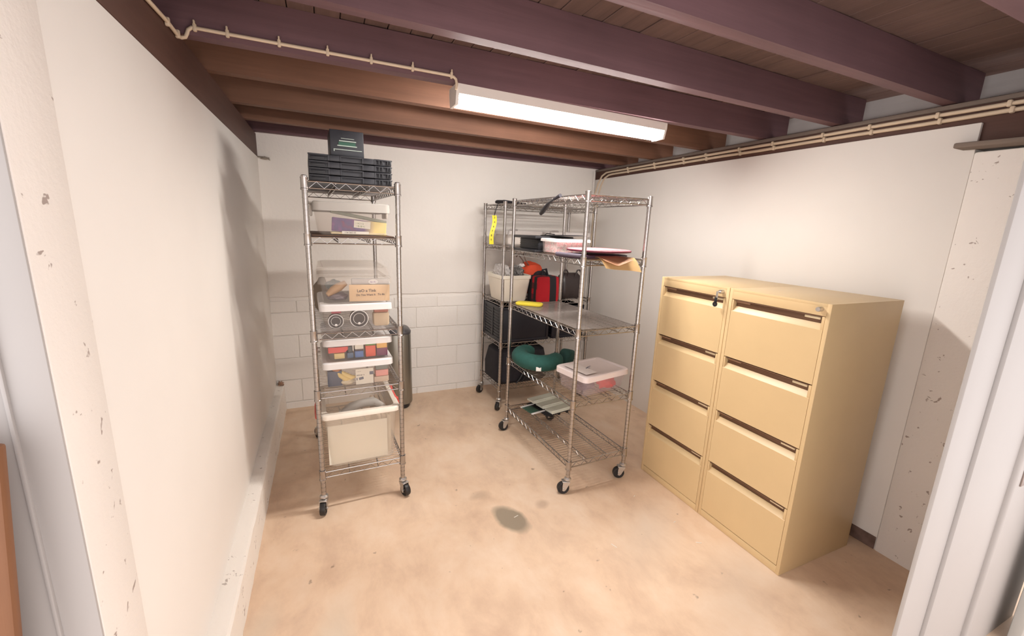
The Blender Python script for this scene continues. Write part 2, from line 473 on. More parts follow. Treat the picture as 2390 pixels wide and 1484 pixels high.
# outer grey cladding beyond the joist ends
mb = MB()
for z in (2.03, 2.14, 2.25):
    mb.box((2.84, 1.5, z + .05), (.02, 5.2, .108), Matrix.Rotation(-.08, 4, 'Y'), .002, 1)
struct(mb.build('wall_outer_right', GREYCLAD), 'grey weatherboard cladding beyond the right bearer')
mb = MB()
for z in (2.03, 2.14, 2.25):
    mb.box((-.66, 1.7, z + .05), (.02, 5.0, .108), Matrix.Rotation(.08, 4, 'Y'), .002, 1)
struct(mb.build('wall_outer_left', wood_mat('brown_grey_cladding', (.10, .085, .07), .2, 1, .8)), 'dark weatherboard cladding beyond the left bearer')
# doorway
mb = MB()
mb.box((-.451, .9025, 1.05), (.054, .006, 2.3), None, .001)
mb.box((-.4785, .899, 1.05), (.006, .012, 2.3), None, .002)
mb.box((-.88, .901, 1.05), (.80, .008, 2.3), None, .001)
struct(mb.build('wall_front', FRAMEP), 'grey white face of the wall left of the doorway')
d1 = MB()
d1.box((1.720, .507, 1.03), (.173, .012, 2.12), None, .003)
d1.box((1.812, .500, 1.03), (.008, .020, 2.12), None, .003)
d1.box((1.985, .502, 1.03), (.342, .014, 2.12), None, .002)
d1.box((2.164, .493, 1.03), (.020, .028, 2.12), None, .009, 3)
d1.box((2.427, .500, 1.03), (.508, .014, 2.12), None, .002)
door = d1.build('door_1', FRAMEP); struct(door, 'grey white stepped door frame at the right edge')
dl_ = MB(); dl_.box((2.76, .43, 1.03), (.62, .036, 2.10), None, .006)
struct(dl_.build('door_2', mat('pale_door_paint', (.45, .455, .44), .5, 0, .03, 4)), 'pale door leaf folded back at the lower right corner')
mb = MB(); mb.box((2.288, .491, .784), (.071, .006, .096), None, .002); mb.box((2.292, .488, .784), (.025, .004, .042), None, .001)
mb.build('strike_plate', mat('dull_brass_plate', (.30, .25, .23), .45, .6, .1, 20), door)
# leaning timber board at far left
mb = MB(); mb.box((0, 0, .62), (.24, .022, 1.23), None, .006)
o = solo(mb, 'timber_board', TIMBER, 'orange brown timber board leaning beside the left edge of the doorway', 'board', (-.697, .835, .013))
o.rotation_euler = (0, .095, 0)
mb = MB()
mb.blob((0, 0, 0), (.06, .03, .018), .3, 5, 2, 3); mb.tube([(-.05, 0, .006), (0, -.005, .004), (.034, -.01, -.014)], [.004, .006, .003], 8)
solo(mb, 'cable_stub', mat('grey_frayed_fibre', (.30, .26, .22), .9, 0, .2, 40), 'grey frayed cable stub sticking out of the back left corner', 'cable', (-.375, 3.78, 2.02))

# ================================================================== LIGHT FITTING
LX0, LX1 = .565, 1.80
lamp = thing('batten_light', 'long white batten ceiling light, switched on, fixed under a joist', 'light', (0, 0, ZJ))
sec = [(1.943, 0), (2.055, 0), (2.055, -.040), (2.048, -.046), (1.950, -.046), (1.943, -.040)]
skew = .045
def lampsec(poly, m, name, xa, xb):
    mb = MB(); mb.ring_loft([[(x, y + skew * (x - LX0) / (LX1 - LX0), z) for y, z in poly] for x in (xa, xb)])
    return mb.build(name, m, lamp)
HOUS = mat('white_lamp_housing', (.72, .67, .62), .45, 0, .02, 8)
lampsec(sec, HOUS, 'housing', LX0, LX1)
def dif(y0, y1, n=10, zt=-.0465, zb=-.086):
    c = (y0 + y1) / 2; r = (y1 - y0) / 2
    return [(c + r * math.cos(PI + PI * k / n) * (1 if 1 else 0), zt + (zb - zt) * math.sin(PI * k / n) ** .6) for k in range(n + 1)]
EM = emis('lit_diffuser', (1.0, .945, .89), LAMP)
lampsec(dif(1.949, 2.047), EM, 'diffuser', LX0 + .012, LX1 - .012)
lampsec([(1.9465, -.0615), (1.952, -.0600), (1.952, -.0630), (1.9465, -.0645)], mat('grey_lamp_line', (.30, .28, .30), .5), 'diffuser_rib', LX0 + .014, LX1 - .014)
for xa in (LX0 - .004, LX1 - .010):
    lampsec([(1.941, -.001), (2.057, -.001), (2.057, -.03), (2.042, -.084), (1.954, -.084), (1.941, -.03)], HOUS, 'end_cap', xa, xa + .014)

# ================================================================== CABLES
def clip(mb, p, ax, r=.008):
    d = {'x': (.012, .014, .026), 'y': (.014, .012, .026)}[ax]
    mb.box(p, d, None, .004, 2)
cab = thing('lighting_cable', 'cream cable clipped along the joist to the batten light', 'cable', (0, 0, 0))
jy = lambda x: 1.936 + .01 * (x + .4) / 3.15
pts = [(-.4165, .2, 2.15), (-.4165, 1.63, 2.162), (-.4165, 1.80, 2.172), (-.4165, 1.915, 2.170), (-.412, 1.928, 2.172), (-.402, jy(-.4), 2.178), (-.396, jy(-.4), 2.19), (-.392, jy(-.39), 2.202)]
pts += [(-.38, jy(-.38), 2.212)] + [(-.37 + .09 * k, jy(-.37 + .09 * k), 2.212) for k in range(11)] + [(.548, jy(.55), 2.209), (.558, jy(.55) - .002, 2.20), (.561, jy(.55) - .002, 2.185), (.558, 1.937, 2.160)]
mb = MB(); mb.tube(pts, .0062, 10); mb.build('sheath', CREAMPIPE, cab)
for x in (-.372, -.277, -.116, .048, .208, .372, .538):
    mb = MB(); clip(mb, (x, jy(x), 2.213), 'x'); mb.box((x, jy(x) - .003, 2.228), (.006, .012, .014), None, .002); mb.build('clip', CREAMPIPE, cab)
for y in (1.40, 1.80, 1.905):
    mb = MB(); clip(mb, (-.416, y, 2.161 + .01 * (y - 1.4) / .4), 'y'); mb.build('clip', CREAMPIPE, cab)
WALLC = dict(upper=2.147, lower=2.121)
for nm, z in WALLC.items():
    c = thing('wall_cable', 'cream cable clipped along the right bearer, %s of the two' % nm, 'cable', (0, 0, 0), 0, 'cream cables along the right wall')
    s = .018 if nm == 'upper' else 0
    xx = XR + .003
    pts = [(xx, .3, z), (xx, .9, z)] + [(xx, .9 + .27 * k, z + .0015 * math.sin(k * 2.2 + z * 90)) for k in range(1, 10)]
    if nm == 'upper':
        pts += [(xx, 3.52, z), (xx, 3.60, z - .003), (xx - .006, 3.66, z - .03), (xx - .006, 3.72, z - .10), (xx - .006, 3.755, z - .19), (xx - .006, 3.76, 1.80), (xx - .006, 3.76, 1.3)]
    else:
        pts += [(xx, 3.50, z), (xx, 3.56, z - .004), (xx - .004, 3.62, z - .03), (xx - .006, 3.67, z - .10), (xx - .006, 3.70, z - .19), (xx - .006, 3.705, 1.80), (xx - .006, 3.705, 1.3)]
    mb = MB(); mb.tube(pts, .0092, 10); mb.build('sheath', CREAMPIPE, c)
    for y in (.88, 1.103, 1.367, 1.592, 1.884, 2.118, 2.392, 2.606, 2.925, 3.268):
        mb = MB(); mb.box((xx - .004, y + (.006 if nm == 'upper' else -.006), z), (.021, .015, .027), None, .005); mb.build('clip', CREAMPIPE, c)
mb = MB()
mb.tube([(2.545, 3.77, 2.17), (2.545, 3.77, .3)], .011, 12)
solo(mb, 'wall_conduit', mat('white_painted_pipe', (.74, .70, .66), .5), 'white painted conduit pipe upright in the back right corner', 'pipe')

# ================================================================== WIRE RACKS
RW, RL = .43, .885
def make_post(parent, x, y):
    mb = MB(); prof = [(.0005, .098)]
    z = .10; r = .0127
    prof.append((r, .098))
    while z < 1.765:
        prof += [(r, z), (r - .0014, z + .0004), (r - .0014, z + .0034), (r, z + .0038)]; z += .0254
    prof += [(r, 1.775), (r + .001, 1.776), (r + .001, 1.783), (r - .003, 1.786), (.0005, 1.787)]
    mb.lathe(prof, 18)
    o = mb.build('post', CHROME, parent, (x, y, 0), auto=22); return o
def shelf_mesh():
    """frame (trusses), deck wires, collar in shelf-local coordinates, z=0 at truss top"""
    fr = MB()
    hx, hy = RW / 2, RL / 2
    for sx in (-1, 1):
        x = sx * hx
        fr.cyl((x, -hy + .012, 0), (x, hy - .012, 0), .0036, 8); fr.cyl((x, -hy + .012, -.031), (x, hy - .012, -.031), .0032, 8)
        n = 26; pts = []
        for k in range(n + 1): pts.append((x + .002 * sx, -hy + .02 + (RL - .04) * k / n, -.0015 if k % 2 else -.030))
        fr.tube(pts, .0019, 6)
    for sy in (-1, 1):
        y = sy * hy
        fr.cyl((-hx + .012, y, 0), (hx - .012, y, 0), .0036, 8); fr.cyl((-hx + .012, y, -.031), (hx - .012, y, -.031), .0032, 8)
        n = 12; pts = [(-hx + .02 + (RW - .04) * k / n, y + .002 * sy, -.0015 if k % 2 else -.030) for k in range(n + 1)]
        fr.tube(pts, .0019, 6)
    dk = MB()
    n = 34
    for k in range(n):
        y = -hy + .022 + (RL - .044) * k / (n - 1)
        dk.cyl((-hx + .003, y, .001), (hx - .003, y, .001), .0017, 6)
    for x in (-hx * .36, hx * .36):
        dk.cyl((x, -hy + .003, -.004), (x, hy - .003, -.004), .0028, 8)
        dk.cyl((x, -hy + .003, -.027), (x, hy - .003, -.027), .0024, 8)
        pts = [(x, -hy + .02 + (RL - .04) * k / 22, -.005 if k % 2 else -.026) for k in range(23)]
        dk.tube(pts, .0016, 6)
    return fr, dk
def make_rack():
    root = bpy.data.objects.new('wire_rack', None); COL.objects.link(root)
    for sx in (-1, 1):
        for sy in (-1, 1): make_post(root, sx * RW / 2, sy * RL / 2)
    fr, dk = shelf_mesh()
    sh = fr.build('shelf', CHROME, root, (0, 0, .2)); dk.build('wire_deck', CHROME, sh)
    for sx in (-1, 1):
        for sy in (-1, 1):
            mb = MB(); mb.lathe([(.0132, -.042), (.0185, -.042), (.0185, -.036), (.0168, -.034), (.0162, .010), (.0175, .013), (.0175, .016), (.0132, .016)], 16, closed=True)
            mb.build('collar', CHROME, sh, (sx * RW / 2, sy * RL / 2, 0), auto=35)
    # caster
    ca = MB(); ca.lathe([(.0005, .105), (.016, .105), (.022, .098), (.022, .090), (.016, .086), (.0005, .086)], 18)
    ca.box((0, .012, .081), (.040, .046, .007), None, .003)
    for s in (-1, 1):
        ca.prism([(-.014, .083), (.030, .083), (.034, .060), (.033, .026), (.022, .022), (.012, .030)], s * .0185 - .0015, s * .0185 + .0015, 'X')
    ca.cyl((-.024, .026, .0375), (.024, .026, .0375), .005, 10)
    cs = ca.build('caster', STEEL, root, (RW / 2, RL / 2, 0))
    wh = MB(); wh.lathe([(.008, -.010), (.026, -.010), (.030, -.014), (.036, -.0135), (.0375, -.009), (.0375, .009), (.036, .0135), (.030, .014), (.026, .010), (.008, .010)], 28, (0, .026, .0375), 'X', closed=True)
    wh.build('wheel', RUBBER, cs)
    return root
proto = make_rack()
RACK = {}
def place_rack(key, o, label, c, rot, zs, casters):
    tag(o, label, 'shelving rack', 'chrome wire racks on casters'); o.location = (c[0], c[1], 0); o.rotation_euler = (0, 0, rot)
    sh = [x for x in o.children if x.name.startswith('shelf')][0]; ct = [x for x in o.children if x.name.startswith('caster')][0]
    sh.location = (0, 0, zs[0])
    for z in zs[1:]:
        k = copy_tree(sh, o); k.location = (0, 0, z)
    first = True
    for (sx, sy), a in zip(((-1, -1), (1, -1), (-1, 1), (1, 1)), casters):
        k = ct if first else copy_tree(ct, o); first = False
        k.location = (sx * RW / 2, sy * RL / 2, 0); k.rotation_euler = (0, 0, a)
    RACK[key] = (c, rot, zs)
rB = copy_tree(proto); rC = copy_tree(proto)
place_rack('A', proto, 'chrome wire rack loaded with clear boxes by the left wall', (.127, 2.731), .033, [.236, .697, 1.017, 1.501, 1.760], [2.9, 3.5, .4, 1.0])
place_rack('B', rB, 'chrome wire rack in front of the corner, holding the green neck pillow', (1.486, 2.400), .036, [.198, .589, 1.022, 1.424, 1.768], [1.25, 1.15, 1.5, .5])
place_rack('C', rC, 'chrome wire rack against the back wall in the corner, holding the white tub', (1.781, 3.444), -1.545, [.205, .600, .960, 1.426, 1.770], [3.6, 3.9, .6, 2.2])
def on(key, lx, ly, z=0):
    c, a, zs = RACK[key]
    return (c[0] + lx * math.cos(a) - ly * math.sin(a), c[1] + lx * math.sin(a) + ly * math.cos(a), z)
def top(key, i): return RACK[key][2][i] + .0040

# ================================================================== FILING CABINETS
def make_cabinet():
    w, d, h = .486, .55, 1.32
    root = bpy.data.objects.new('filing_cabinet', None); COL.objects.link(root)
    # local: front faces -x, front plane x=0, y from 0 to w
    t = .002
    b = MB().use(CREAM)
    b.box((d / 2, .009, h / 2), (d, .018, h), None, .002); b.box((d / 2, w - .009, h / 2), (d, .018, h), None, .002)
    b.box((d / 2, w / 2, h - .007), (d, w - .036 + .002, .0135), None, .001); b.box((d - .006, w / 2, h / 2), (.012, w - .034, h - .004), None, .001)
    b.box((.009, w / 2, h - .028), (.017, w - .034, .053), None, .002)
    b.box((.012, w / 2, .02), (.022, w - .034, .039), None, .002)
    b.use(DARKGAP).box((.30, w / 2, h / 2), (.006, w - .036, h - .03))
    b.build('body', CREAM, root)
    for k in range(4):
        z1 = 1.2645 - .3062 * k; z0 = z1 - .3030
        dr = MB().use(CREAM)
        y0, y1 = .0195, w - .0195
        prof = [(.001, z0 + .001), (.001, z1 - .060), (.003, z1 - .0585), (.020, z1 - .034), (.024, z1 - .034), (.024, z0 + .001)]
        dr.prism(prof, y0, y1, 'Y')
        dr.box((.017, y0 + .006, z1 - .030), (.030, .012, .058), None, .001); dr.box((.017, y1 - .004, z1 - .030), (.030, .008, .058), None, .001)
        drawer = dr.build('drawer', CREAM, root)
        hr = MB().use(RECESS)
        hr.box((.028, w / 2, z1 - .020), (.006, y1 - y0 - .02, .036), None, .001)
        hr.box((.011, w / 2, z1 - .0025), (.018, y1 - y0 - .02, .004), None, .001)
        hr.build('handle_rail', RECESS, drawer)
        lh = MB(); lh.box((.0195, y0 + .058, z1 - .013), (.010, .066, .011), None, .002)
        lh.build('label_holder', mat('cream_label_tab', (.78, .66, .44), .4), drawer)
        em = MB(); em.box((.0215, y1 - .050, z1 - .011), (.006, .075, .009), None, .001)
        em.build('maker_strip', mat('tan_strip', (.34, .20, .12), .5), drawer)
    lk = MB(); lk.lathe([(.0005, -.024), (.0095, -.024), (.0105, -.020), (.0105, .0), (.0005, .0)], 18, (0, .04, h - .026), 'X')
    lk.build('lock', STEEL, root)
    return root
cabR = make_cabinet()
tag(cabR, 'cream steel four drawer filing cabinet nearest the doorway', 'filing cabinet', 'cream filing cabinets')
cabR.location = (1.9065, 1.026, 0)
cabL = copy_tree(cabR); cabL.location = (1.9065, 1.026 + .489, 0)
tag(cabL, 'cream steel four drawer filing cabinet with a key hanging in its lock', 'filing cabinet', 'cream filing cabinets')
key = thing('key', 'black headed key hanging in the lock of the far filing cabinet', 'key', (1.889, 1.555, 1.292))
mb = MB(); mb.cyl((.003, 0, 0), (-.022, 0, 0), .0035, 8); mb.box((-.022, 0, -.018), (.003, .012, .045), None, .001); mb.build('blade', STEEL, key)
mb = MB(); mb.lathe([(.003, -.003), (.013, -.003), (.014, 0), (.013, .003), (.003, .003)], 20, (-.024, .004, -.064), 'X', closed=True)
mb.box((-.024, .002, -.042), (.006, .016, .030), None, .003); mb.build('head', BLACK, key)

# ================================================================== STORAGE BOXES
def box_body(w, d, h, taper=.03, r=.025, m=CLEAR, rim=True):
    mb = MB(); wb, db = w - 2 * taper, d - 2 * taper; t = .0025
    rg = [rrect(wb - .02, db - .02, r * .7, 0), rrect(wb, db, r, .010), rrect(w - .006, d - .006, r, h - .02)]
    if rim: rg += [rrect(w - .004, d - .004, r, h - .016), rrect(w + .004, d + .004, r + .004, h - .014), rrect(w + .004, d + .004, r + .004, h)]
    else: rg += [rrect(w, d, r, h)]
    rg += [rrect(w - .006, d - .006, r, h), rrect(w - .006 - 2 * t, d - .006 - 2 * t, r, h - .02), rrect(wb - 2 * t, db - 2 * t, r, .012), rrect(wb - .02, db - .02, r * .7, t)]
    mb.ring_loft(rg); return mb
def box_lid(w, d, z, skirt=.022, thick=.010, r=.03, dome=0.0):
    mb = MB(); t = .0025
    rg = [rrect(w + .010, d + .010, r, z - skirt), rrect(w + .016, d + .016, r, z - skirt), rrect(w + .014, d + .014, r, z + thick * .5), rrect(w + .004, d + .004, r, z + thick),
          rrect(w - .03, d - .03, r, z + thick), rrect(w - .04, d - .04, r, z + thick - .006 + dome), ]
    mb.ring_loft(rg + [rrect(w - .04, d - .04, r, z + thick - .009 + dome), rrect(w - .028, d - .028, r, z + thick - .003), rrect(w + .002, d + .002, r, z + thick - .003), rrect(w + .009, d + .009, r, z + thick * .4)], True, True)
    return mb
def closed_lid(w, d, z, skirt=.022, thick=.010, r=.03, recess=.005):
    mb = MB()
    mb.ring_loft([rrect(w + .010, d + .010, r, z - skirt), rrect(w + .016, d + .016, r, z - skirt), rrect(w + .014, d + .014, r, z + thick * .5), rrect(w + .004, d + .004, r, z + thick), rrect(w - .03, d - .03, r, z + thick), rrect(w - .04, d - .04, r, z + thick - recess)], False, True)
    mb.ring_loft([rrect(w + .010, d + .010, r, z - skirt), rrect(w + .008, d + .008, r, z - .002), rrect(w - .03, d - .03, r, z - .0005)], False, True)
    return mb
def storage_box(label, loc, rotz, w, d, h, m=CLEAR, lm=TRANSL, group=None, taper=.018, skirt=.024, latch=None, thick=.010):
    root = thing('storage_box', label, 'storage box', loc, rotz, group)
    box_body(w, d, h, taper, .025, m).build('tub', m, root)
    closed_lid(w, d, h + .001, skirt, thick).build('lid', lm, root)
    if latch:
        for s in (-1, 1):
            mb = MB(); mb.box((s * (w / 2 + .012), 0, h - .03), (.012, d * .3, .06), None, .005); mb.box((s * (w / 2 + .010), 0, h + .006), (.03, d * .3, .008), None, .003)
            mb.build('latch', latch, root)
    return root

# ---------- rack A
gA = 'clear boxes on the left rack'
AR = .033
# A1 big tub
z = top('A', 0)
root = thing('storage_tub', 'large cloudy storage tub with red clip handles on the bottom shelf', 'storage tub', on('A', -.0, -.215, z), AR)
box_body(.385, .45, .315, .020, .03, CLOUDY).build('tub', CLOUDY, root)
mb = MB(); mb.ring_loft([rrect(.40, .465, .035, .300), rrect(.415, .48, .035, .300), rrect(.415, .48, .035, .322), rrect(.405, .47, .035, .328), rrect(.355, .42, .03, .328), rrect(.355, .42, .03, .318), rrect(.385, .45, .03, .316)], closed=True)
mb.build('lid_rim', mat('warm_white_rim', (.80, .72, .62), .4), root)
mb = MB(); mb.box((0, 0, .320), (.362, .428, .003), None, .001); mb.build('lid_window', CLEAR, root)
for s in (-1, 1):
    mb = MB()
    pts = [(s * .208, -.11, .325), (s * .214, -.10, .295), (s * .224, -.09, .262), (s * .226, 0, .252), (s * .224, .09, .262), (s * .214, .10, .295), (s * .208, .11, .325)]
    mb.tube(pts, .011, 10); mb.box((s * .205, 0, .318), (.016, .22, .022), None, .006)
    mb.build('handle', mat('red_clip_plastic', (.62, .085, .07), .4), root)
mb = MB(); mb.box((0, 0, .115), (.315, .004, .232), None, .001)
solo(mb, 'paper_sheet', mat('cream_paper', (.93, .90, .78), .7, 0, .02), 'plain cream sheet standing inside the front of the large tub', 'paper', on('A', -.020, -.405, z + .012), AR)
mb = MB(); mb.tube([(-.11, -.03, 0), (-.05, .03, .008), (.02, .06, .01), (.09, .055, .008), (.13, .0, 0)], [.018, .026, .026, .024, .014], 12)
mb.tube([(.02, .06, .01), (.06, .10, .004), (.09, .13, 0)], [.022, .018, .012], 10)
solo(mb, 'plastic_tool', mat('pale_grey_plastic', (.62, .61, .58), .45), 'pale grey curved object lying under the lid of the large tub', 'tool', on('A', .01, -.27, z + .262), AR)
for i in range(3):
    mb = MB(); mb.box((0, 0, .12), (.024, .34, .235), None, .01)
    solo(mb, 'folder', mat('tan_folder_%d' % i, [(.62, .50, .38), (.58, .45, .33), (.66, .56, .42)][i], .6), ['tan folder beside the cream sheet in the large tub', 'second tan folder from the sheet in the large tub', 'tan folder against the right side of the large tub'][i], 'folder', on('A', .100 + .026 * i, -.205, z + .012), AR)
# A2
z = top('A', 1)
dd, yy_ = .46, -.215
storage_box('clear box of toys with white lid on the second lowest shelf', on('A', -.005, yy_, z), AR, .345, dd, .142, CLEAR, WHITEPL, gA)
storage_box('clear box of coloured blocks stacked on the toy box', on('A', -.002, yy_ - .004, z + .154), AR, .335, dd - .01, .112, CLEAR, TRANSL, gA)
zi = z + .004
def prop(name, label, cat, m, x0, x1, z0, z1, y=2.335, depth=.06, bev=.003):
    mb = MB(); mb.box((0, 0, (z1 - z0) / 2), (x1 - x0, depth, z1 - z0), None, bev)
    return solo(mb, name, m, label, cat, ((x0 + x1) / 2, y + depth / 2, z0), AR)
C_ = lambda n, c, r=.5: mat(n, c, r, 0, .05)
zb = z + .157
prop('toy_block', 'pale yellow block in the box of blocks', 'block', C_('pale_yellow', (.80, .62, .28)), .016, .068, zb, zb + .030)
wd = MB(); wd.prism([(-.052, .030), (.055, .030), (.042, .010), (.030, 0), (-.052, 0)], -.03, .03, 'Y')
solo(wd, 'toy_block', C_('coral_red', (.78, .10, .085)), 'red wedge shaped block above the pale yellow block', 'block', (.040, 2.37, zb + .034), AR)
prop('toy_block', 'dark plum slab behind the red wedge', 'block', C_('dark_plum', (.060, .035, .045)), .004, .104, zb + .066, zb + .094)
prop('toy_block', 'dark slate block beside the red wedge', 'block', C_('dark_slate', (.055, .075, .09)), .086, .106, zb + .032, zb + .064)
fm = MB(); fm.box((.0, 0, .045), (.040, .006, .006), None, .002); fm.box((.018, 0, .022), (.006, .006, .046), None, .002)
solo(fm, 'plastic_bracket', C_('white_part', (.80, .78, .76)), 'white corner bracket among the blocks', 'bracket', (.094, 2.336, zb + .040), AR)
prop('toy_block', 'small slate blue block under the white bracket', 'block', C_('slate_blue', (.10, .16, .26)), .080, .112, zb, zb + .030)
prop('toy_block', 'bright blue block under the white block', 'block', C_('mid_blue', (.10, .20, .48)), .120, .164, zb, zb + .036)
prop('toy_block', 'thin dark block between the white and blue blocks', 'block', C_('dark_plum', (.05, .03, .04)), .121, .164, zb + .036, zb + .046)
prop('toy_block', 'white block on the blue block', 'block', C_('ivory', (.78, .76, .68)), .120, .165, zb + .046, zb + .086)
prop('toy_block', 'tall red block under the green block', 'block', C_('vermilion', (.82, .13, .075)), .175, .228, zb, zb + .062)
prop('toy_block', 'green block on the tall red block', 'block', C_('leaf_green', (.14, .28, .065)), .176, .229, zb + .062, zb + .103)
prop('toy_block', 'plum purple block under the orange block', 'block', C_('plum', (.20, .045, .11)), .233, .291, zb, zb + .044)
prop('toy_block', 'orange yellow block on the plum block', 'block', C_('amber', (.86, .50, .15)), .234, .289, zb + .044, zb + .079)
prop('toy_block', 'pale orange block at the top of its pile', 'block', C_('pale_amber', (.82, .56, .25)), .235, .283, zb + .079, zb + .101)
prop('pencil_case', 'navy pencil case with white tags in the toy box', 'case', C_('navy', (.075, .095, .15)), -.022, .050, zi, zi + .085)
bn = thing('toy_bananas', 'bunch of toy bananas with orange top in the toy box', 'toy', (.05, 2.345, zi + .040), AR)
for s, off in ((0, 0), (1, .03)):
    mb = MB(); mb.tube([(-.025 + off * .6, 0, .040), (-.008 + off, -.004, .018), (.018 + off, -.006, -.004 + off * .2), (.048 + off * .9, -.002, -.016 + off * .6)], [.006, .013, .014, .004], 10); mb.build('banana', C_('banana_yellow', (.80, .62, .26)), bn)
mb = MB(); mb.blob((-.025, .01, .045), (.045, .035, .03), .1, 3, 1, 3); mb.build('top', C_('clay_orange', (.58, .24, .11)), bn)
mb = MB(); mb.blob((0, 0, .018), (.075, .06, .038), .12, 4, 4, 3, 0)
solo(mb, 'cloth_pouch', C_('pale_buff', (.74, .66, .50), .9), 'pale buff pouch under the toy bananas', 'pouch', (.075, 2.355, zi), AR)
cd = thing('printed_card', 'white printed card inside the front of the toy box', 'card', (.165, 2.322, zi + .001), AR)
mb = MB(); mb.box((0, 0, .046), (.092, .002, .088), None, 0); mb.build('sheet', PAPER, cd)
mb = MB(); mb.box((.036, -.0016, .062), (.020, .001, .018)); mb.box((-.018, -.0016, .036), (.024, .001, .014), Matrix.Rotation(-.2, 4, 'Y')); mb.box((-.040, -.0016, .034), (.005, .001, .014))
mb.build('print', C_('slate_print', (.14, .15, .20)), cd)
marks(cd, INK, -.041, .055, 9, .007, -.0016, 3); marks(cd, INK, -.041, .076, 8, .004, -.0016, 5)
prop('toy_carton', 'pink carton at the right of the toy box', 'carton', C_('salmon_pink', (.80, .36, .32)), .224, .292, zi + .034, zi + .070)
prop('toy_carton', 'beige carton under the pink one', 'carton', C_('beige_card', (.66, .52, .40)), .214, .294, zi, zi + .032)
prop('plastic_case', 'small smoky case on top of the pink carton', 'case', C_('smoky', (.22, .24, .22)), .224, .290, zi + .072, zi + .100)
# A3
z = top('A', 2)
storage_box('clear box of round tins with white lid on the middle shelf', on('A', -.002, yy_, z), AR, .350, dd, .132, CLEAR, WHITEPL, gA)
storage_box('clear box with a handwritten card, under the loose clear lid', on('A', -.004, yy_ - .002, z + .144), AR, .345, dd, .126, CLEAR, CLEARLID, gA, thick=.012)
# loose raised lid
ld = MB(); ld.ring_loft([rrect(.345, .47, .03, 0), rrect(.352, .478, .03, 0), rrect(.335, .46, .035, .040), rrect(.315, .44, .035, .044), rrect(.300, .425, .03, .040), rrect(.325, .45, .03, .038)], False, False, True)
ld.ring_loft([rrect(.305, .43, .03, .0395), rrect(.304, .429, .03, .0415)], True, True)
lo = solo(ld, 'loose_lid', CLEARLID, 'loose clear lid lying on top of the upper middle box', 'lid', on('A', -.004, yy_ + .04, z + .285), AR)
sg = thing('cardboard_note', 'tan cardboard note with handwriting at the front of the upper box', 'note', (.206, 2.3165, z + .150), AR)
mb = MB(); mb.box((0, 0, .044), (.205, .003, .088), Matrix.Rotation(.015, 4, 'Y'), .001); mb.build('card', C_('tan_card', (.72, .52, .33), .8), sg)
text('LeO a Tink', .021, INK, sg, (-.064, -.0024, .050), (PI / 2, 0, 0), bold=.0004); text('Do You Want It', .0145, INK, sg, (-.068, -.0024, .030), FRONT, bold=.0003); text('To do', .0145, INK, sg, (.040, -.0024, .031), FRONT, bold=.0003)
pc = thing('plastic_pouch', 'grey pouch with a white oval badge behind the cardboard note', 'pouch', (.215, 2.335, z + .232), AR)
mb = MB(); mb.box((0, .01, .016), (.195, .014, .040), Matrix.Rotation(.03, 4, 'Y'), .006); mb.build('body', C_('pouch_grey', (.52, .50, .49)), pc)
mb = MB(); mb.lathe([(.0005, -.0008), (.024, -.0008), (.024, .0008), (.0005, .0008)], 24, (0, 0, 0), 'Y')
o = mb.build('badge', C_('badge_white', (.85, .83, .82)), pc, (.012, .0005, .018)); o.scale = (1, 1, .55)
marks(pc, C_('badge_violet', (.42, .32, .48)), -.004, .018, 5, .010, -.0015, 11)
mb = MB(); mb.blob((0, 0, .020), (.105, .10, .042), .15, 5, 2, 3, 0)
solo(mb, 'cloth_bundle', C_('dusk_cloth', (.18, .15, .17), .9), 'dark purple grey bundle at the bottom left of the upper box', 'bundle', (.048, 2.40, z + .148), AR)
mb = MB(); mb.tube([(-.05, -.01, .0), (-.02, 0, .022), (.01, 0, .04), (.045, -.004, .062)], [.012, .022, .024, .014], 10)
solo(mb, 'wooden_toy', C_('brown_wood', (.46, .28, .15)), 'brown wooden toy slanting above the dark bundle', 'toy', (.048, 2.38, z + .180), AR)
mb = MB(); mb.blob((0, 0, .025), (.09, .08, .05), .2, 5, 6, 3, 0)
solo(mb, 'teal_bundle', C_('dull_teal', (.16, .20, .21), .9), 'dull teal bundle behind the brown wooden toy', 'bundle', (.035, 2.47, z + .196), AR)
for i, (x, r) in enumerate(((.034, .038), (.150, .047))):
    tn = thing('round_tin', ['smaller dark round tin with bright rim', 'larger dark round tin with bright rim'][i] + ' standing in the clear box', 'tin', (x, 2.345, z + .004), AR)
    mb = MB(); mb.lathe([(.0005, .0), (r * .9, 0), (r * .95, .004), (r * .95, .05), (.0005, .05)], 28, (0, 0, r), 'Y'); mb.build('body', C_('gunmetal', (.045, .040, .045), .6), tn)
    mb = MB(); mb.lathe([(r * .93, -.002), (r, -.002), (r, .006), (r * .93, .006)], 28, (0, 0, r), 'Y', closed=True); mb.build('rim', STEEL, tn)
    mb = MB(); mb.lathe([(r * .60, -.001), (r * .64, -.001), (r * .64, .002), (r * .60, .002)], 24, (0, 0, r), 'Y', closed=True); mb.lathe([(.0005, -.003), (.007, -.002), (.007, .002), (.0005, .002)], 12, (.0, 0, r * .45), 'Y'); mb.build('ring', STEEL, tn)
prop('paper_packet', 'beige packet at the right of the box of tins', 'packet', C_('beige_packet', (.68, .54, .38), .8), .222, .306, z + .006, z + .082, bev=.012)
prop('toy_carton', 'brick red carton on the beige packet', 'carton', C_('brick_red', (.46, .16, .11)), .226, .300, z + .084, z + .112)
prop('toy_carton', 'dark crimson strip above the small tin', 'carton', C_('crimson', (.42, .06, .10)), .012, .060, z + .086, z + .108)
mb = MB(); mb.blob((0, 0, .10), (.10, .20, .21), .16, 4, 8, 3, 0)
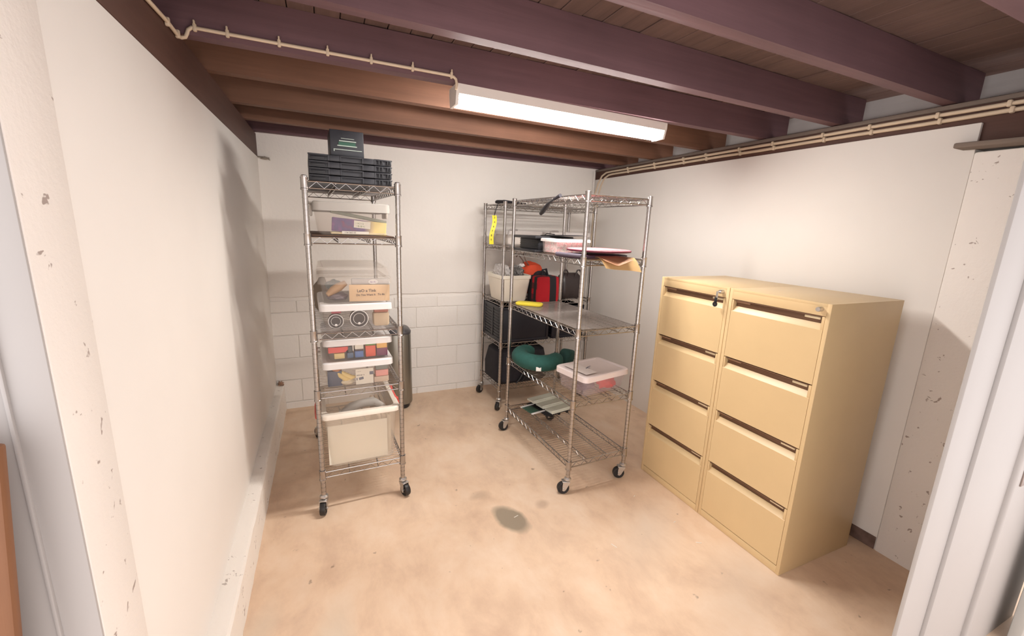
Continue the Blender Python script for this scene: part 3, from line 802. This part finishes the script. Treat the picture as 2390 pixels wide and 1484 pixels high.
solo(mb, 'fabric_bundle', C_('taupe_fleece', (.26, .21, .165), .95), 'taupe fabric bundle behind the boxes on the middle shelf', 'bundle', on('A', -.155, .17, z), AR)
mb = MB(); mb.box((0, 0, .07), (.15, .16, .14), None, .012)
solo(mb, 'shoe_box', C_('pale_shoe_box', (.62, .54, .46)), 'pale carton standing behind the taupe bundle', 'carton', on('A', -.12, .36, z), AR)
# A4
z = top('A', 3)
mb = MB(); mb.box((0, 0, .003), (.395, .84, .006), None, .001)
solo(mb, 'shelf_board', C_('brown_hardboard', (.16, .095, .065), .7), 'dark brown hardboard sheet lining the second highest shelf', 'board', on('A', 0, 0, z), AR)
z += .0065
storage_box('clear box of picture books with a cloudy lid near the top', on('A', -.004, yy_ - .002, z), AR, .352, dd, .150, CLEAR, clear('cloudy_lid', (.56, .53, .49), .62, .4), gA, skirt=.034, latch=clear('cloudy_latch', (.60, .55, .50), .8, .4))
bk = thing('picture_book', 'purple and yellow picture book standing in the top clear box', 'book', (.170, 2.335, z + .010), AR)
m = pattern_mat('cover_purple', [(.30, .08, .16), (.14, .11, .26), (.26, .12, .30), (.45, .30, .42)], 14, 1, (0, .02, .075, (.88, .72, .30)))
mb = MB(); mb.box((0, .01, .034), (.265, .018, .068), Matrix.Rotation(.08, 4, 'Y'), .003); mb.build('cover', m, bk)
mb = MB(); mb.box((0, 0, 0), (.08, .001, .036), Matrix.Rotation(.08, 4, 'Y')); mb.build('title_panel', C_('title_white', (.86, .84, .74)), bk, (.012, -.0005, .045))
marks(bk, C_('title_green', (.30, .38, .22)), -.020, .052, 7, .010, -.0016, 7, .08); marks(bk, C_('title_green', (.30, .38, .22)), -.018, .038, 8, .009, -.0016, 8, .08)
b2 = thing('paperback_book', 'mauve book lying under the picture book', 'book', (.168, 2.335, z + .005), AR)
mb = MB(); mb.box((0, .05, .005), (.27, .11, .010), None, .002); mb.build('cover', C_('straw_yellow', (.74, .62, .38)), b2)
mb = MB(); mb.box((-.02, -.0062, .009), (.13, .002, .014)); mb.build('spine_label', C_('ivory', (.78, .76, .68)), b2)
marks(b2, INK, -.072, .009, 10, .009, -.0078, 9)
mb = MB(); mb.box((0, 0, 0), (.275, .05, .016), Matrix.Rotation(.17, 4, 'Y'), .003)
solo(mb, 'slim_book', C_('grey_green', (.25, .27, .22)), 'grey green book slanting across the top of the picture book', 'book', (.170, 2.375, z + .094), AR)
# A5 crates
z = top('A', 4)
def folded_crate(label, loc, rotz, w, d, h, mt, group):
    root = thing('folded_crate', label, 'crate', loc, rotz, group)
    mb = MB(); mb.box((0, 0, h / 2), (w - .006, d - .006, h - .003), None, .003)
    for (a, b_) in ((-.5, -.27), (-.13, .13), (.28, .5)):
        mb.box(((a + b_) / 2 * w, -d / 2 + .001, h - .0045), ((b_ - a) * w * .98, .010, .006), None, .001)
    for x in (-.27, -.13, .13, .28): mb.box((x * w, -d / 2, h / 2), (.007, .008, h - .004), None, .001)
    mb.box((-.2 * w, -d / 2 + .0, h / 2), (.14 * w, .006, h - .006), None, .001); mb.box((.205 * w, -d / 2, h / 2), (.15 * w, .006, h - .006), None, .001)
    mb.build('body', mt, root)
    sl = MB()
    for x in (.33, .37, .44, .47): sl.box((x * w, -d / 2 - .001, h / 2), (.008, .005, h * .6), None, .001)
    sl.box((-.39 * w, -d / 2 - .001, h * .45), (.16 * w, .004, h * .35), None, .001)
    sl.build('hinge_ribs', BLACK, root)
    return root
nmz = ['bottom', 'second lowest', 'second highest', 'topmost']
for i in range(4):
    folded_crate('black folded crate on top of the left rack, %s of its stack' % nmz[i], on('A', .0, -.215, z + .0318 * i), AR, .388, .42, .0315, CHAR, 'folded crates on the left rack')
fb = thing('file_box', 'black box with a green label on top of the folded crates', 'box', on('A', -.015, -.30, z + .1275), AR)
mb = MB(); mb.box((0, 0, .060), (.155, .20, .120), None, .004); mb.build('body', CHAR, fb)
mb = MB(); mb.box((.0, -.1012, .055), (.078, .002, .020), None, 0); mb.build('label_panel', C_('deep_green', (.035, .11, .075)), fb)
mb = MB(); mb.box((.003, -.1018, .070), (.078, .002, .004)); mb.box((.0, -.1018, .048), (.090, .002, .004)); mb.box((.004, -.1018, .030), (.128, .002, .003)); mb.box((-.060, -.1018, .026), (.004, .002, .012)); mb.box((.003, -.1018, .082), (.06, .002, .002))
mb.build('label_lines', C_('pale_green', (.50, .58, .52)), fb)

# waste bin behind rack A
bn = thing('waste_bin', 'tall oval brushed steel waste bin with a black lid', 'bin', (.53, 3.60, 0))
def oval(w, d, z, n=36): return [(w / 2 * math.copysign(abs(math.cos(a)) ** .7, math.cos(a)), d / 2 * math.copysign(abs(math.sin(a)) ** .7, math.sin(a)), z) for a in [2 * PI * k / n for k in range(n)]]
mb = MB(); mb.ring_loft([oval(.17, .22, 0), oval(.19, .24, .008), oval(.20, .25, .045), oval(.20, .25, .05)]); mb.build('base', BLACK, bn)
mb = MB(); mb.ring_loft([oval(.235, .275, .048), oval(.24, .28, .055), oval(.225, .265, .66), oval(.22, .26, .67)]); mb.build('body', mat('brushed_steel', (.30, .285, .25), .34, .85, .12, 3, 0, 80, (60, 60, 1)), bn)
mb = MB(); mb.ring_loft([oval(.225, .265, .668), oval(.228, .268, .685), oval(.20, .24, .705), oval(.12, .16, .715)]); mb.build('lid', mat('dark_grey_lid', (.07, .065, .07), .35), bn)

# ---------- rack B
BR = .036
z = top('B', 0)
pn = thing('panel_stack', 'stack of pale plastic panels with a green tray on the lowest shelf', 'panels', (1.545, 2.665, z), .20)
PALE = C_('pale_green_white', (.66, .66, .56), .45)
for k, (y, zz) in enumerate(((.085, .066), (.0, .052), (-.085, .038))):
    mb = MB(); mb.box((0 + .02 * k, y, zz), (.25, .092, .016), None, .004); mb.box((.02 * k, y - .035, zz + .010), (.25, .010, .010), None, .003); mb.build('panel', PALE, pn)
mb = MB(); mb.box((0, 0, .026), (.26, .25, .012), None, .003)
for x in (-.08, .0, .08): mb.cyl((x, -.115, .012), (x, -.085, .012), .012, 12)
mb.box((-.05, .05, .013), (.02, .02, .026)); mb.box((.08, .05, .013), (.02, .02, .026)); mb.box((-.05, -.08, .013), (.02, .02, .026))
mb.build('carriage', BLACK, pn)
mb = MB(); mb.box((-.155, .02, .030), (.11, .13, .004), None, .001); mb.build('tray', C_('bottle_green', (.045, .11, .075)), pn)
for y in (.088, -.05):
    mb = MB(); mb.box((-.155, y, .034), (.125, .014, .010), None, .003); mb.build('rail', WHITEPL, pn)
# B4 : neck pillow, cushion, clear box
z = top('B', 1)
pts = []; rad = []
for k in range(29):
    a = math.radians(27 + 44 + (360 - 88) * k / 28)
    pts.append((.128 * math.cos(a), .150 * math.sin(a), 0)); e = min(k, 28 - k)
    rad.append(.062 if e > 4 else .062 * math.sqrt(max(.10, 1 - ((4 - e) / 4.5) ** 2)))
nkp = thing('neck_pillow', 'green horseshoe neck pillow lying on the rack', 'pillow', (1.405, 2.645, z + .058), 0)
mb = MB(); mb.tube(pts, rad, 20)
for v in mb.bm.verts: v.co.z *= .92
mb.build('cushion', mat('green_velour', (.016, .085, .070), .85, 0, .15, 30, .2, 200), nkp)
mb = MB(); mb.box((-.085, -.184, -.026), (.036, .004, .030), Matrix.Rotation(-.50, 4, 'Z'), .001); mb.build('tag', C_('tag_white', (.86, .85, .80)), nkp)
mb = MB(); mb.box((0, 0, .058), (.11, .10, .105), Matrix.Rotation(.25, 4, 'Y'), .03, 4); mb.blob((0, 0, .040), (.12, .11, .08), .10, 3, 5, 3, 0)
for v in mb.bm.verts: v.co.x += (v.co.z - .05) * .25
solo(mb, 'cushion', mat('dark_green_velour', (.012, .05, .042), .85, 0, .15, 30, .2, 200), 'dark green cushion behind the box with the pale pink lid', 'cushion', (1.622, 2.592, z), .5)
bx = storage_box('clear box with a pale pink lid and red contents, crooked on the shelf', (1.535, 2.135, z), .19, .375, .27, .125, clear('violet_clear', (.70, .62, .66), .17, .3), PINKLID, None, .02, .026)
mk = MB(); mk.box((-.060, -.01, .1385), (.028, .006, .001), .5); mk.box((-.052, -.012, .1385), (.028, .006, .001), -.6); mk.box((-.030, .004, .1385), (.040, .006, .001), .25)
mk.build('lid_marking', C_('slate_print', (.14, .15, .20)), bx)
pf = MB(); pf.box((-.105, .0, .1382), (.095, .20, .001), .0); pf.build('lid_label', C_('label_pink', (.84, .76, .73)), bx)
mb = MB(); mb.blob((0, 0, .045), (.13, .10, .10), .2, 4, 2, 3, 0)
solo(mb, 'red_cloth', C_('bright_red_cloth', (.80, .05, .035), .8), 'bright red cloth inside the box with the pale pink lid', 'cloth', (1.610, 2.085, z + .006), .3)
mb = MB(); mb.blob((0, 0, .025), (.14, .12, .06), .2, 5, 9, 3, 0)
solo(mb, 'mauve_cloth', C_('mauve_cloth', (.25, .17, .21), .9), 'mauve cloth beside the red one in the box', 'cloth', (1.465, 2.11, z + .006), .2)
# B3 liner, yellow case
z = top('B', 2)
mb = MB(); mb.box((0, 0, .0012), (.405, .86, .0024))
solo(mb, 'shelf_liner', clear('grey_liner', (.40, .36, .34), .42, .18), 'clear grey plastic liner on the empty middle shelf', 'shelf liner', on('B', 0, 0, z), BR)
mb = MB(); mb.ring_loft([rrect(.19, .085, .03, 0), rrect(.20, .095, .032, .006), rrect(.20, .095, .032, .016), rrect(.18, .078, .03, .022)])
solo(mb, 'pencil_pouch', C_('lemon_yellow', (.84, .68, .06)), 'lemon yellow flat case at the back of the middle shelf', 'case', (1.355, 2.725, z + .003), -.70)
# B2
z = top('B', 3)
bc = thing('folded_crate', 'black folded crate with an open flap beside the pink patterned box', 'crate', (1.405, 2.655, z), BR)
mb = MB(); mb.box((0, 0, .008), (.30, .315, .016), None, .004); mb.box((.015, 0, .052), (.25, .27, .075), None, .004)
for k in range(5): mb.box((-.112, 0, .025 + .013 * k), (.004, .265, .006), None, .001)
mb.build('body', BLACK, bc)
mb = MB(); mb.box((0, 0, .097), (.30, .315, .018), None, .006); mb.box((.05, -.17, .114), (.17, .30, .005), Matrix.Rotation(-.03, 4, 'X'), .002); mb.tube([(.0, -.15, .119), (.0, -.05, .124), (.02, .02, .110)], .003, 6); mb.build('lid', BLACK, bc)
PINKP = pattern_mat('pink_patterned', [(.28, .24, .26), (.80, .74, .72), (.80, .36, .42), (.84, .78, .76), (.50, .44, .45), (.80, .30, .36)], 42)
pb = thing('patterned_box', 'clear lidded box with pink and white patterned contents', 'storage box', (1.425, 2.383, z), BR)
box_body(.255, .185, .088, .006, .015, clear('rosy_clear', (.80, .70, .68), .10, .3)).build('tub', None, pb)
pb.children[0].data.materials.clear(); pb.children[0].data.materials.append(MATS['rosy_clear'])
closed_lid(.255, .185, .089, .012, .007, .018).build('lid', clear('white_clear_lid', (.82, .78, .76), .6, .35), pb)
mb = MB(); mb.box((0, 0, .038), (.226, .155, .072), None, .010)
solo(mb, 'wrapping_paper', PINKP, 'pink and white patterned paper inside the clear lidded box', 'paper', (1.425, 2.383, z + .005), BR)
dl = thing('laptop_sleeve', 'dark plum flat case under the pink disc', 'case', (1.457, 2.125, z), .22)
mb = MB(); mb.ring_loft([rrect(.38, .23, .02, 0), rrect(.39, .24, .024, .004), rrect(.39, .24, .024, .016), rrect(.37, .22, .02, .019)]); mb.build('shell', C_('dark_plum_case', (.055, .028, .05)), dl)
mb = MB(); mb.cyl((-.187, -.105, .014), (-.187, .105, .014), .011, 12); mb.build('spine', C_('slate_spine', (.10, .085, .11)), dl)
PD = C_('coral_pink', (.80, .25, .27), .4)
dsk = thing('round_tray', 'coral pink round tray with a dark rim lying on the rack', 'tray', (1.478, 2.088, z + .034), 0)
mb = MB(); mb.lathe([(.0005, .004), (.172, .004), (.182, .009), (.184, .013), (.178, .015), (.10, .019), (.0005, .021)], 48); mb.build('disc', PD, dsk)
mb = MB(); mb.lathe([(.168, 0), (.186, .003), (.189, .010), (.186, .012), (.183, .007), (.168, .004)], 48, closed=True); mb.build('rim', C_('maroon_rim', (.14, .02, .04)), dsk)
mb = MB(); g = []
for i in range(13):
    u = i / 12; row = []
    for j in range(9):
        v = j / 8
        y = 2.03 - .158 * v; drop = max(0, v - .52)
        zz = z + .0085 - .155 * drop ** 1.25 * (.85 + .35 * u) - .003 * math.sin(u * 7) * drop
        row.append((1.382 + .245 * u + .008 * v, y + .02 * drop, zz))
    g.append(row)
mb.sheet(g, .0012)
solo(mb, 'paper_sheet', mat('amber_film', (.72, .47, .22), .45, 0, .06), 'amber paper sheet drooping over the front of the rack', 'paper')
mb = MB(); g = []
for i in range(9):
    u = i / 8; row = []
    for j in range(7):
        v = j / 6; y = 2.04 - .162 * v; drop = max(0, v - .55) * (1 - abs(u - .45) * 1.3)
        row.append((1.385 + .18 * u, y, z + .0125 - .10 * max(0, drop)))
    g.append(row)
mb.sheet(g, .0012)
solo(mb, 'paper_sheet', C_('russet_card', (.40, .20, .11)), 'russet sheet folded over the amber paper under the tray', 'paper')
# brush hanging under top shelf of B
br = thing('brush', 'black handled brush poking down from the top wire shelf', 'brush', (1.262, 2.30, 1.728))
mb = MB(); mb.tube([(0, -.03, .028), (0, .02, .012), (.0, .05, -.004), (0, .11, -.040), (0, .135, -.054)], [.005, .006, .013, .015, .011], 12); mb.build('handle', BLACK, br)
mb = MB(); mb.tube([(0, -.10, .046), (0, -.03, .028)], [.011, .008], 10); mb.build('head', BLACKCLOTH, br)

# ---------- rack C
CRr = .026
z = top('C', 4)
cb = MB(); cb.tube([(1.345, 3.24, .015), (1.33, 3.36, .018), (1.36, 3.46, .02), (1.50, 3.48, .016), (1.62, 3.42, .014), (1.52, 3.34, .014), (1.40, 3.40, .030)], [.010, .012, .012, .012, .010, .010, .008], 10)
solo(cb, 'coiled_strap', BLACKCLOTH, 'black strap coiled on top of the corner rack', 'strap', (0, 0, z - .003))
tg = thing('measuring_tape', 'yellow measuring tape hanging from the corner rack on a black cord', 'tape', (1.292, 3.32, 1.60), -.37)
g = [[(-.018 + .036 * j / 2 + .006 * math.sin(i * .5) - .022 * (i / 14) ** 1.5, .008 * math.sin(i * .45), .075 - .235 * i / 14) for j in range(3)] for i in range(15)]
mb = MB(); mb.sheet(g, .002); mb.build('tape', C_('bright_yellow', (.86, .74, .03)), tg)
for j, ch in enumerate('987643'):
    i_ = (.075 - (-.122 + .036 * j)) / .235 * 14
    text(ch, .022, BLACK, tg, (-.006 + .006 * math.sin(i_ * .5) - .022 * (i_ / 14) ** 1.5, .008 * math.sin(i_ * .45) - .004, -.13 + .036 * j), FRONT, 'numeral')
mb = MB(); mb.tube([(.0, .006, .073), (.014, .0, .12), (.03, -.01, .172)], .0022, 8); mb.tube([(.0, -.004, .073), (.006, -.03, .12), (.03, -.05, .172)], .0022, 8); mb.build('cord', BLACK, tg)
z = top('C', 3)
for i, (x, w, lab) in enumerate(((1.545, .34, 'clear lidded box at the left of the corner rack above the white tub'), (1.985, .44, 'wide clear lidded box at the right of the corner rack'))):
    o = storage_box(lab, (x, 3.44, z), CRr, w, .36, .118, clear('white_clear', (.84, .80, .77), .2, .3), clear('white_clear_lid', (.82, .78, .76), .6, .35), 'clear boxes on the corner rack')
    mb = MB(); mb.tube([(-w / 2 + .01, -.19, .085), (-w / 2 + .012, -.196, .128), (-w / 2 + .03, -.194, .136), (-w / 2 + .085, -.19, .136), (-w / 2 + .095, -.19, .132)], .006, 8); mb.build('latch', mat('grey_latch', (.36, .33, .32), .5), o)
    mb = MB(); mb.box((0, 0, .05), (w * .82, .28, .09), None, .02)
    solo(mb, 'white_linen', mat('white_linen', (.86, .82, .78), .9, 0, .08, 30), 'white folded linen inside the %s box' % ['left', 'wide right'][i], 'linen', (x, 3.44, z + .006), CRr)
z = top('C', 2)
tb = thing('white_tub', 'open ivory plastic tub holding plastic wrap', 'tub', (1.465, 3.375, z), CRr)
IV = mat('ivory_plastic', (.90, .84, .72), .4, 0, .03)
mb = MB(); w0, d0, w1, d1_, hh = .235, .27, .285, .335, .225
mb.ring_loft([rrect(w0 - .01, d0 - .01, .03, 0), rrect(w0, d0, .03, .01), rrect(w1 - .008, d1_ - .008, .035, hh - .035), rrect(w1 + .004, d1_ + .004, .035, hh - .03), rrect(w1 + .006, d1_ + .006, .035, hh - .004), rrect(w1, d1_, .035, hh), rrect(w1 - .012, d1_ - .012, .03, hh - .004), rrect(w0 - .008, d0 - .008, .028, .012), rrect(w0 - .02, d0 - .02, .028, .006)])
mb.build('body', IV, tb)
mb = MB(); mb.blob((0, 0, 0), (.135, .19, .15), .16, 8, 1, 4)
solo(mb, 'plastic_wrap', clear('crinkled_wrap', (.70, .66, .64), .55, .2), 'crinkled clear plastic wrap at the left of the white tub', 'wrap', (1.398, 3.385, z + .235), 0)
mb = MB(); mb.blob((0, 0, 0), (.125, .20, .13), .16, 12, 4, 4)
solo(mb, 'tinsel', pattern_mat('grey_tinsel', [(.05, .045, .042), (.16, .15, .14), (.09, .08, .075), (.55, .52, .50)], 60), 'grey speckled tinsel in the white tub', 'tinsel', (1.525, 3.37, z + .232), 0)
mb = MB(); mb.blob((0, 0, 0), (.055, .06, .032), .35, 9, 7, 3)
solo(mb, 'tissue_wad', mat('white_tissue', (.62, .58, .56), .9), 'white tissue wad on top of the grey tinsel', 'tissue', (1.565, 3.335, z + .298), .2)
ob = thing('orange_bag', 'orange red cloth bag slumped behind the white tub', 'bag', (1.735, 3.50, z), 0)
mb = MB(); mb.blob((0, 0, .19), (.22, .19, .25), .12, 3, 3, 4, 0); mb.blob((.02, -.01, .12), (.19, .18, .24), .08, 3, 5, 4, 0); mb.build('body', mat('orange_red_cloth', (.58, .060, .018), .8, 0, .15, 8, .3, 60), ob)
mb = MB(); mb.tube([(-.07, -.02, .27), (-.09, -.02, .33), (-.13, -.01, .38), (-.15, 0, .36)], .006, 8); mb.tube([(-.03, -.05, .27), (-.08, -.05, .34), (-.10, -.04, .39)], .005, 8); mb.build('cord', mat('brown_cord', (.16, .10, .08), .8), ob)
tt = thing('tartan_bag', 'red and black striped bag standing at the front edge of the corner rack', 'bag', (1.728, 3.215, z), .03)
mb = MB()
mb.ring_loft([rrect(.215, .20, .035, 0, 5), rrect(.23, .215, .045, .012, 5), rrect(.228, .21, .045, .13, 5), rrect(.222, .19, .04, .215, 5), rrect(.19, .15, .035, .222, 5)])
mb.build('body', tartan_mat('red_black_stripe'), tt)
mb = MB(); mb.tube([(-.02, .0, .215), (-.01, .01, .27), (.03, .02, .275), (.05, .02, .215)], .010, 8); mb.build('handle', BLACKCLOTH, tt)
mb = MB(); mb.blob((0, 0, .06), (.14, .16, .15), .08, 4, 2, 3, 0); mb.build('flap', BLACKCLOTH, tt, (.015, .085, .12))
hb = thing('handbag', 'dark brown handbag with looped handles at the right of the corner rack', 'handbag', (2.075, 3.36, z), .03)
LEA = mat('dark_brown_leather', (.030, .020, .020), .38, 0, .2, 10, .2, 120)
mb = MB(); mb.ring_loft([rrect(.225, .15, .05, 0, 5), rrect(.24, .17, .05, .02, 5), rrect(.235, .15, .05, .13, 5), rrect(.215, .10, .04, .20, 5), rrect(.16, .06, .028, .228, 5)]); mb.build('body', LEA, hb)
for x in (-.075, .065):
    mb = MB(); mb.tube([(x - .03, -.045, .17), (x - .028, -.05, .225), (x - .015, -.05, .255), (x + .01, -.05, .258), (x + .028, -.048, .23), (x + .03, -.045, .18)], .007, 10); mb.build('handle', LEA, hb)
z = top('C', 1)
def slat_crate(label, loc, rotz, w, d, h, mt):
    root = thing('slatted_crate', label, 'crate', loc, rotz, 'black slatted crates on the corner rack')
    mb = MB()
    mb.box((0, 0, h / 2), (w - .012, d - .012, h - .004), None, .004)
    for zz in (.012, h - .014): mb.box((0, 0, zz), (w, d, .024), None, .005)
    for x in (-w / 2 + .012, w / 2 - .012):
        for y in (-d / 2 + .012, d / 2 - .012): mb.box((x, y, h / 2), (.024, .024, h), None, .004)
    mb.build('body', mt, root)
    k = MB()
    n = int(h / .026)
    for i in range(1, n):
        zz = i * h / n
        for s in (-1, 1):
            k.box((s * (w / 2 - .004), -d * .235, zz), (.006, d * .38, .010), None, .001); k.box((s * (w / 2 - .004), d * .235, zz), (.006, d * .38, .010), None, .001)
    for s in (-1, 1): k.box((s * (w / 2 - .002), 0, h / 2), (.006, .028, h - .05), None, .002)
    k.build('slats', BLACK, root)
    return root
slat_crate('black slatted crate at the left of the corner rack', (1.575, 3.43, z), CRr, .47, .40, .312, mat('blue_black_plastic', (.011, .011, .018), .42))
slat_crate('black slatted crate at the right of the corner rack', (2.02, 3.44, z), CRr, .34, .38, .30, mat('blue_black_plastic', (.011, .011, .018), .42))
z = top('C', 0)
sc = thing('travel_bag', 'black travel bag lying on the bottom of the corner rack', 'bag', (1.585, 3.42, z), CRr)
mb = MB(); mb.ring_loft([rrect(.46, .30, .05, 0, 5), rrect(.52, .36, .08, .03, 5), rrect(.53, .37, .09, .16, 5), rrect(.48, .33, .09, .29, 5), rrect(.34, .20, .06, .345, 5)]); mb.build('body', BLACKCLOTH, sc)
mb = MB(); mb.tube([(-.09, -.10, .33), (-.08, -.11, .365), (.0, -.11, .372), (.05, -.10, .33)], .010, 8); mb.build('handle', BLACK, sc)
mb = MB(); mb.tube([(.02, -.187, .24), (.0, -.20, .14), (-.05, -.198, .05), (-.08, -.19, .012)], .009, 8); mb.tube([(.10, -.19, .22), (.02, -.205, .10), (-.03, -.20, .02)], .006, 8); mb.build('strap', BLACK, sc)
# small paint flecks lie on the floor as thin chips
FL = mat('white_paint_chip', (.85, .80, .72), .7)
for i, (x, y, l, a, lab) in enumerate(((.905, 1.86, .030, .3, 'white paint chip in the grey floor stain'), (1.285, 1.475, .035, 1.9, 'white paint chip in the middle of the near floor'),
        (1.72, 1.33, .030, -.55, 'long white paint chip in front of the near filing cabinet'), (1.72, 1.50, .018, .2, 'white paint chip by the gap between the filing cabinets'), (1.66, 1.77, .014, .5, 'white paint chip by the far filing cabinet'))):
    mb = MB(); mb.box((0, 0, .001), (l, .004, .002), .0, .0008)
    solo(mb, 'paint_chip', FL, lab, 'paint chip', (x, y, 0.0005), a, 'paint chips on the floor')
bpy.context.view_layer.update()
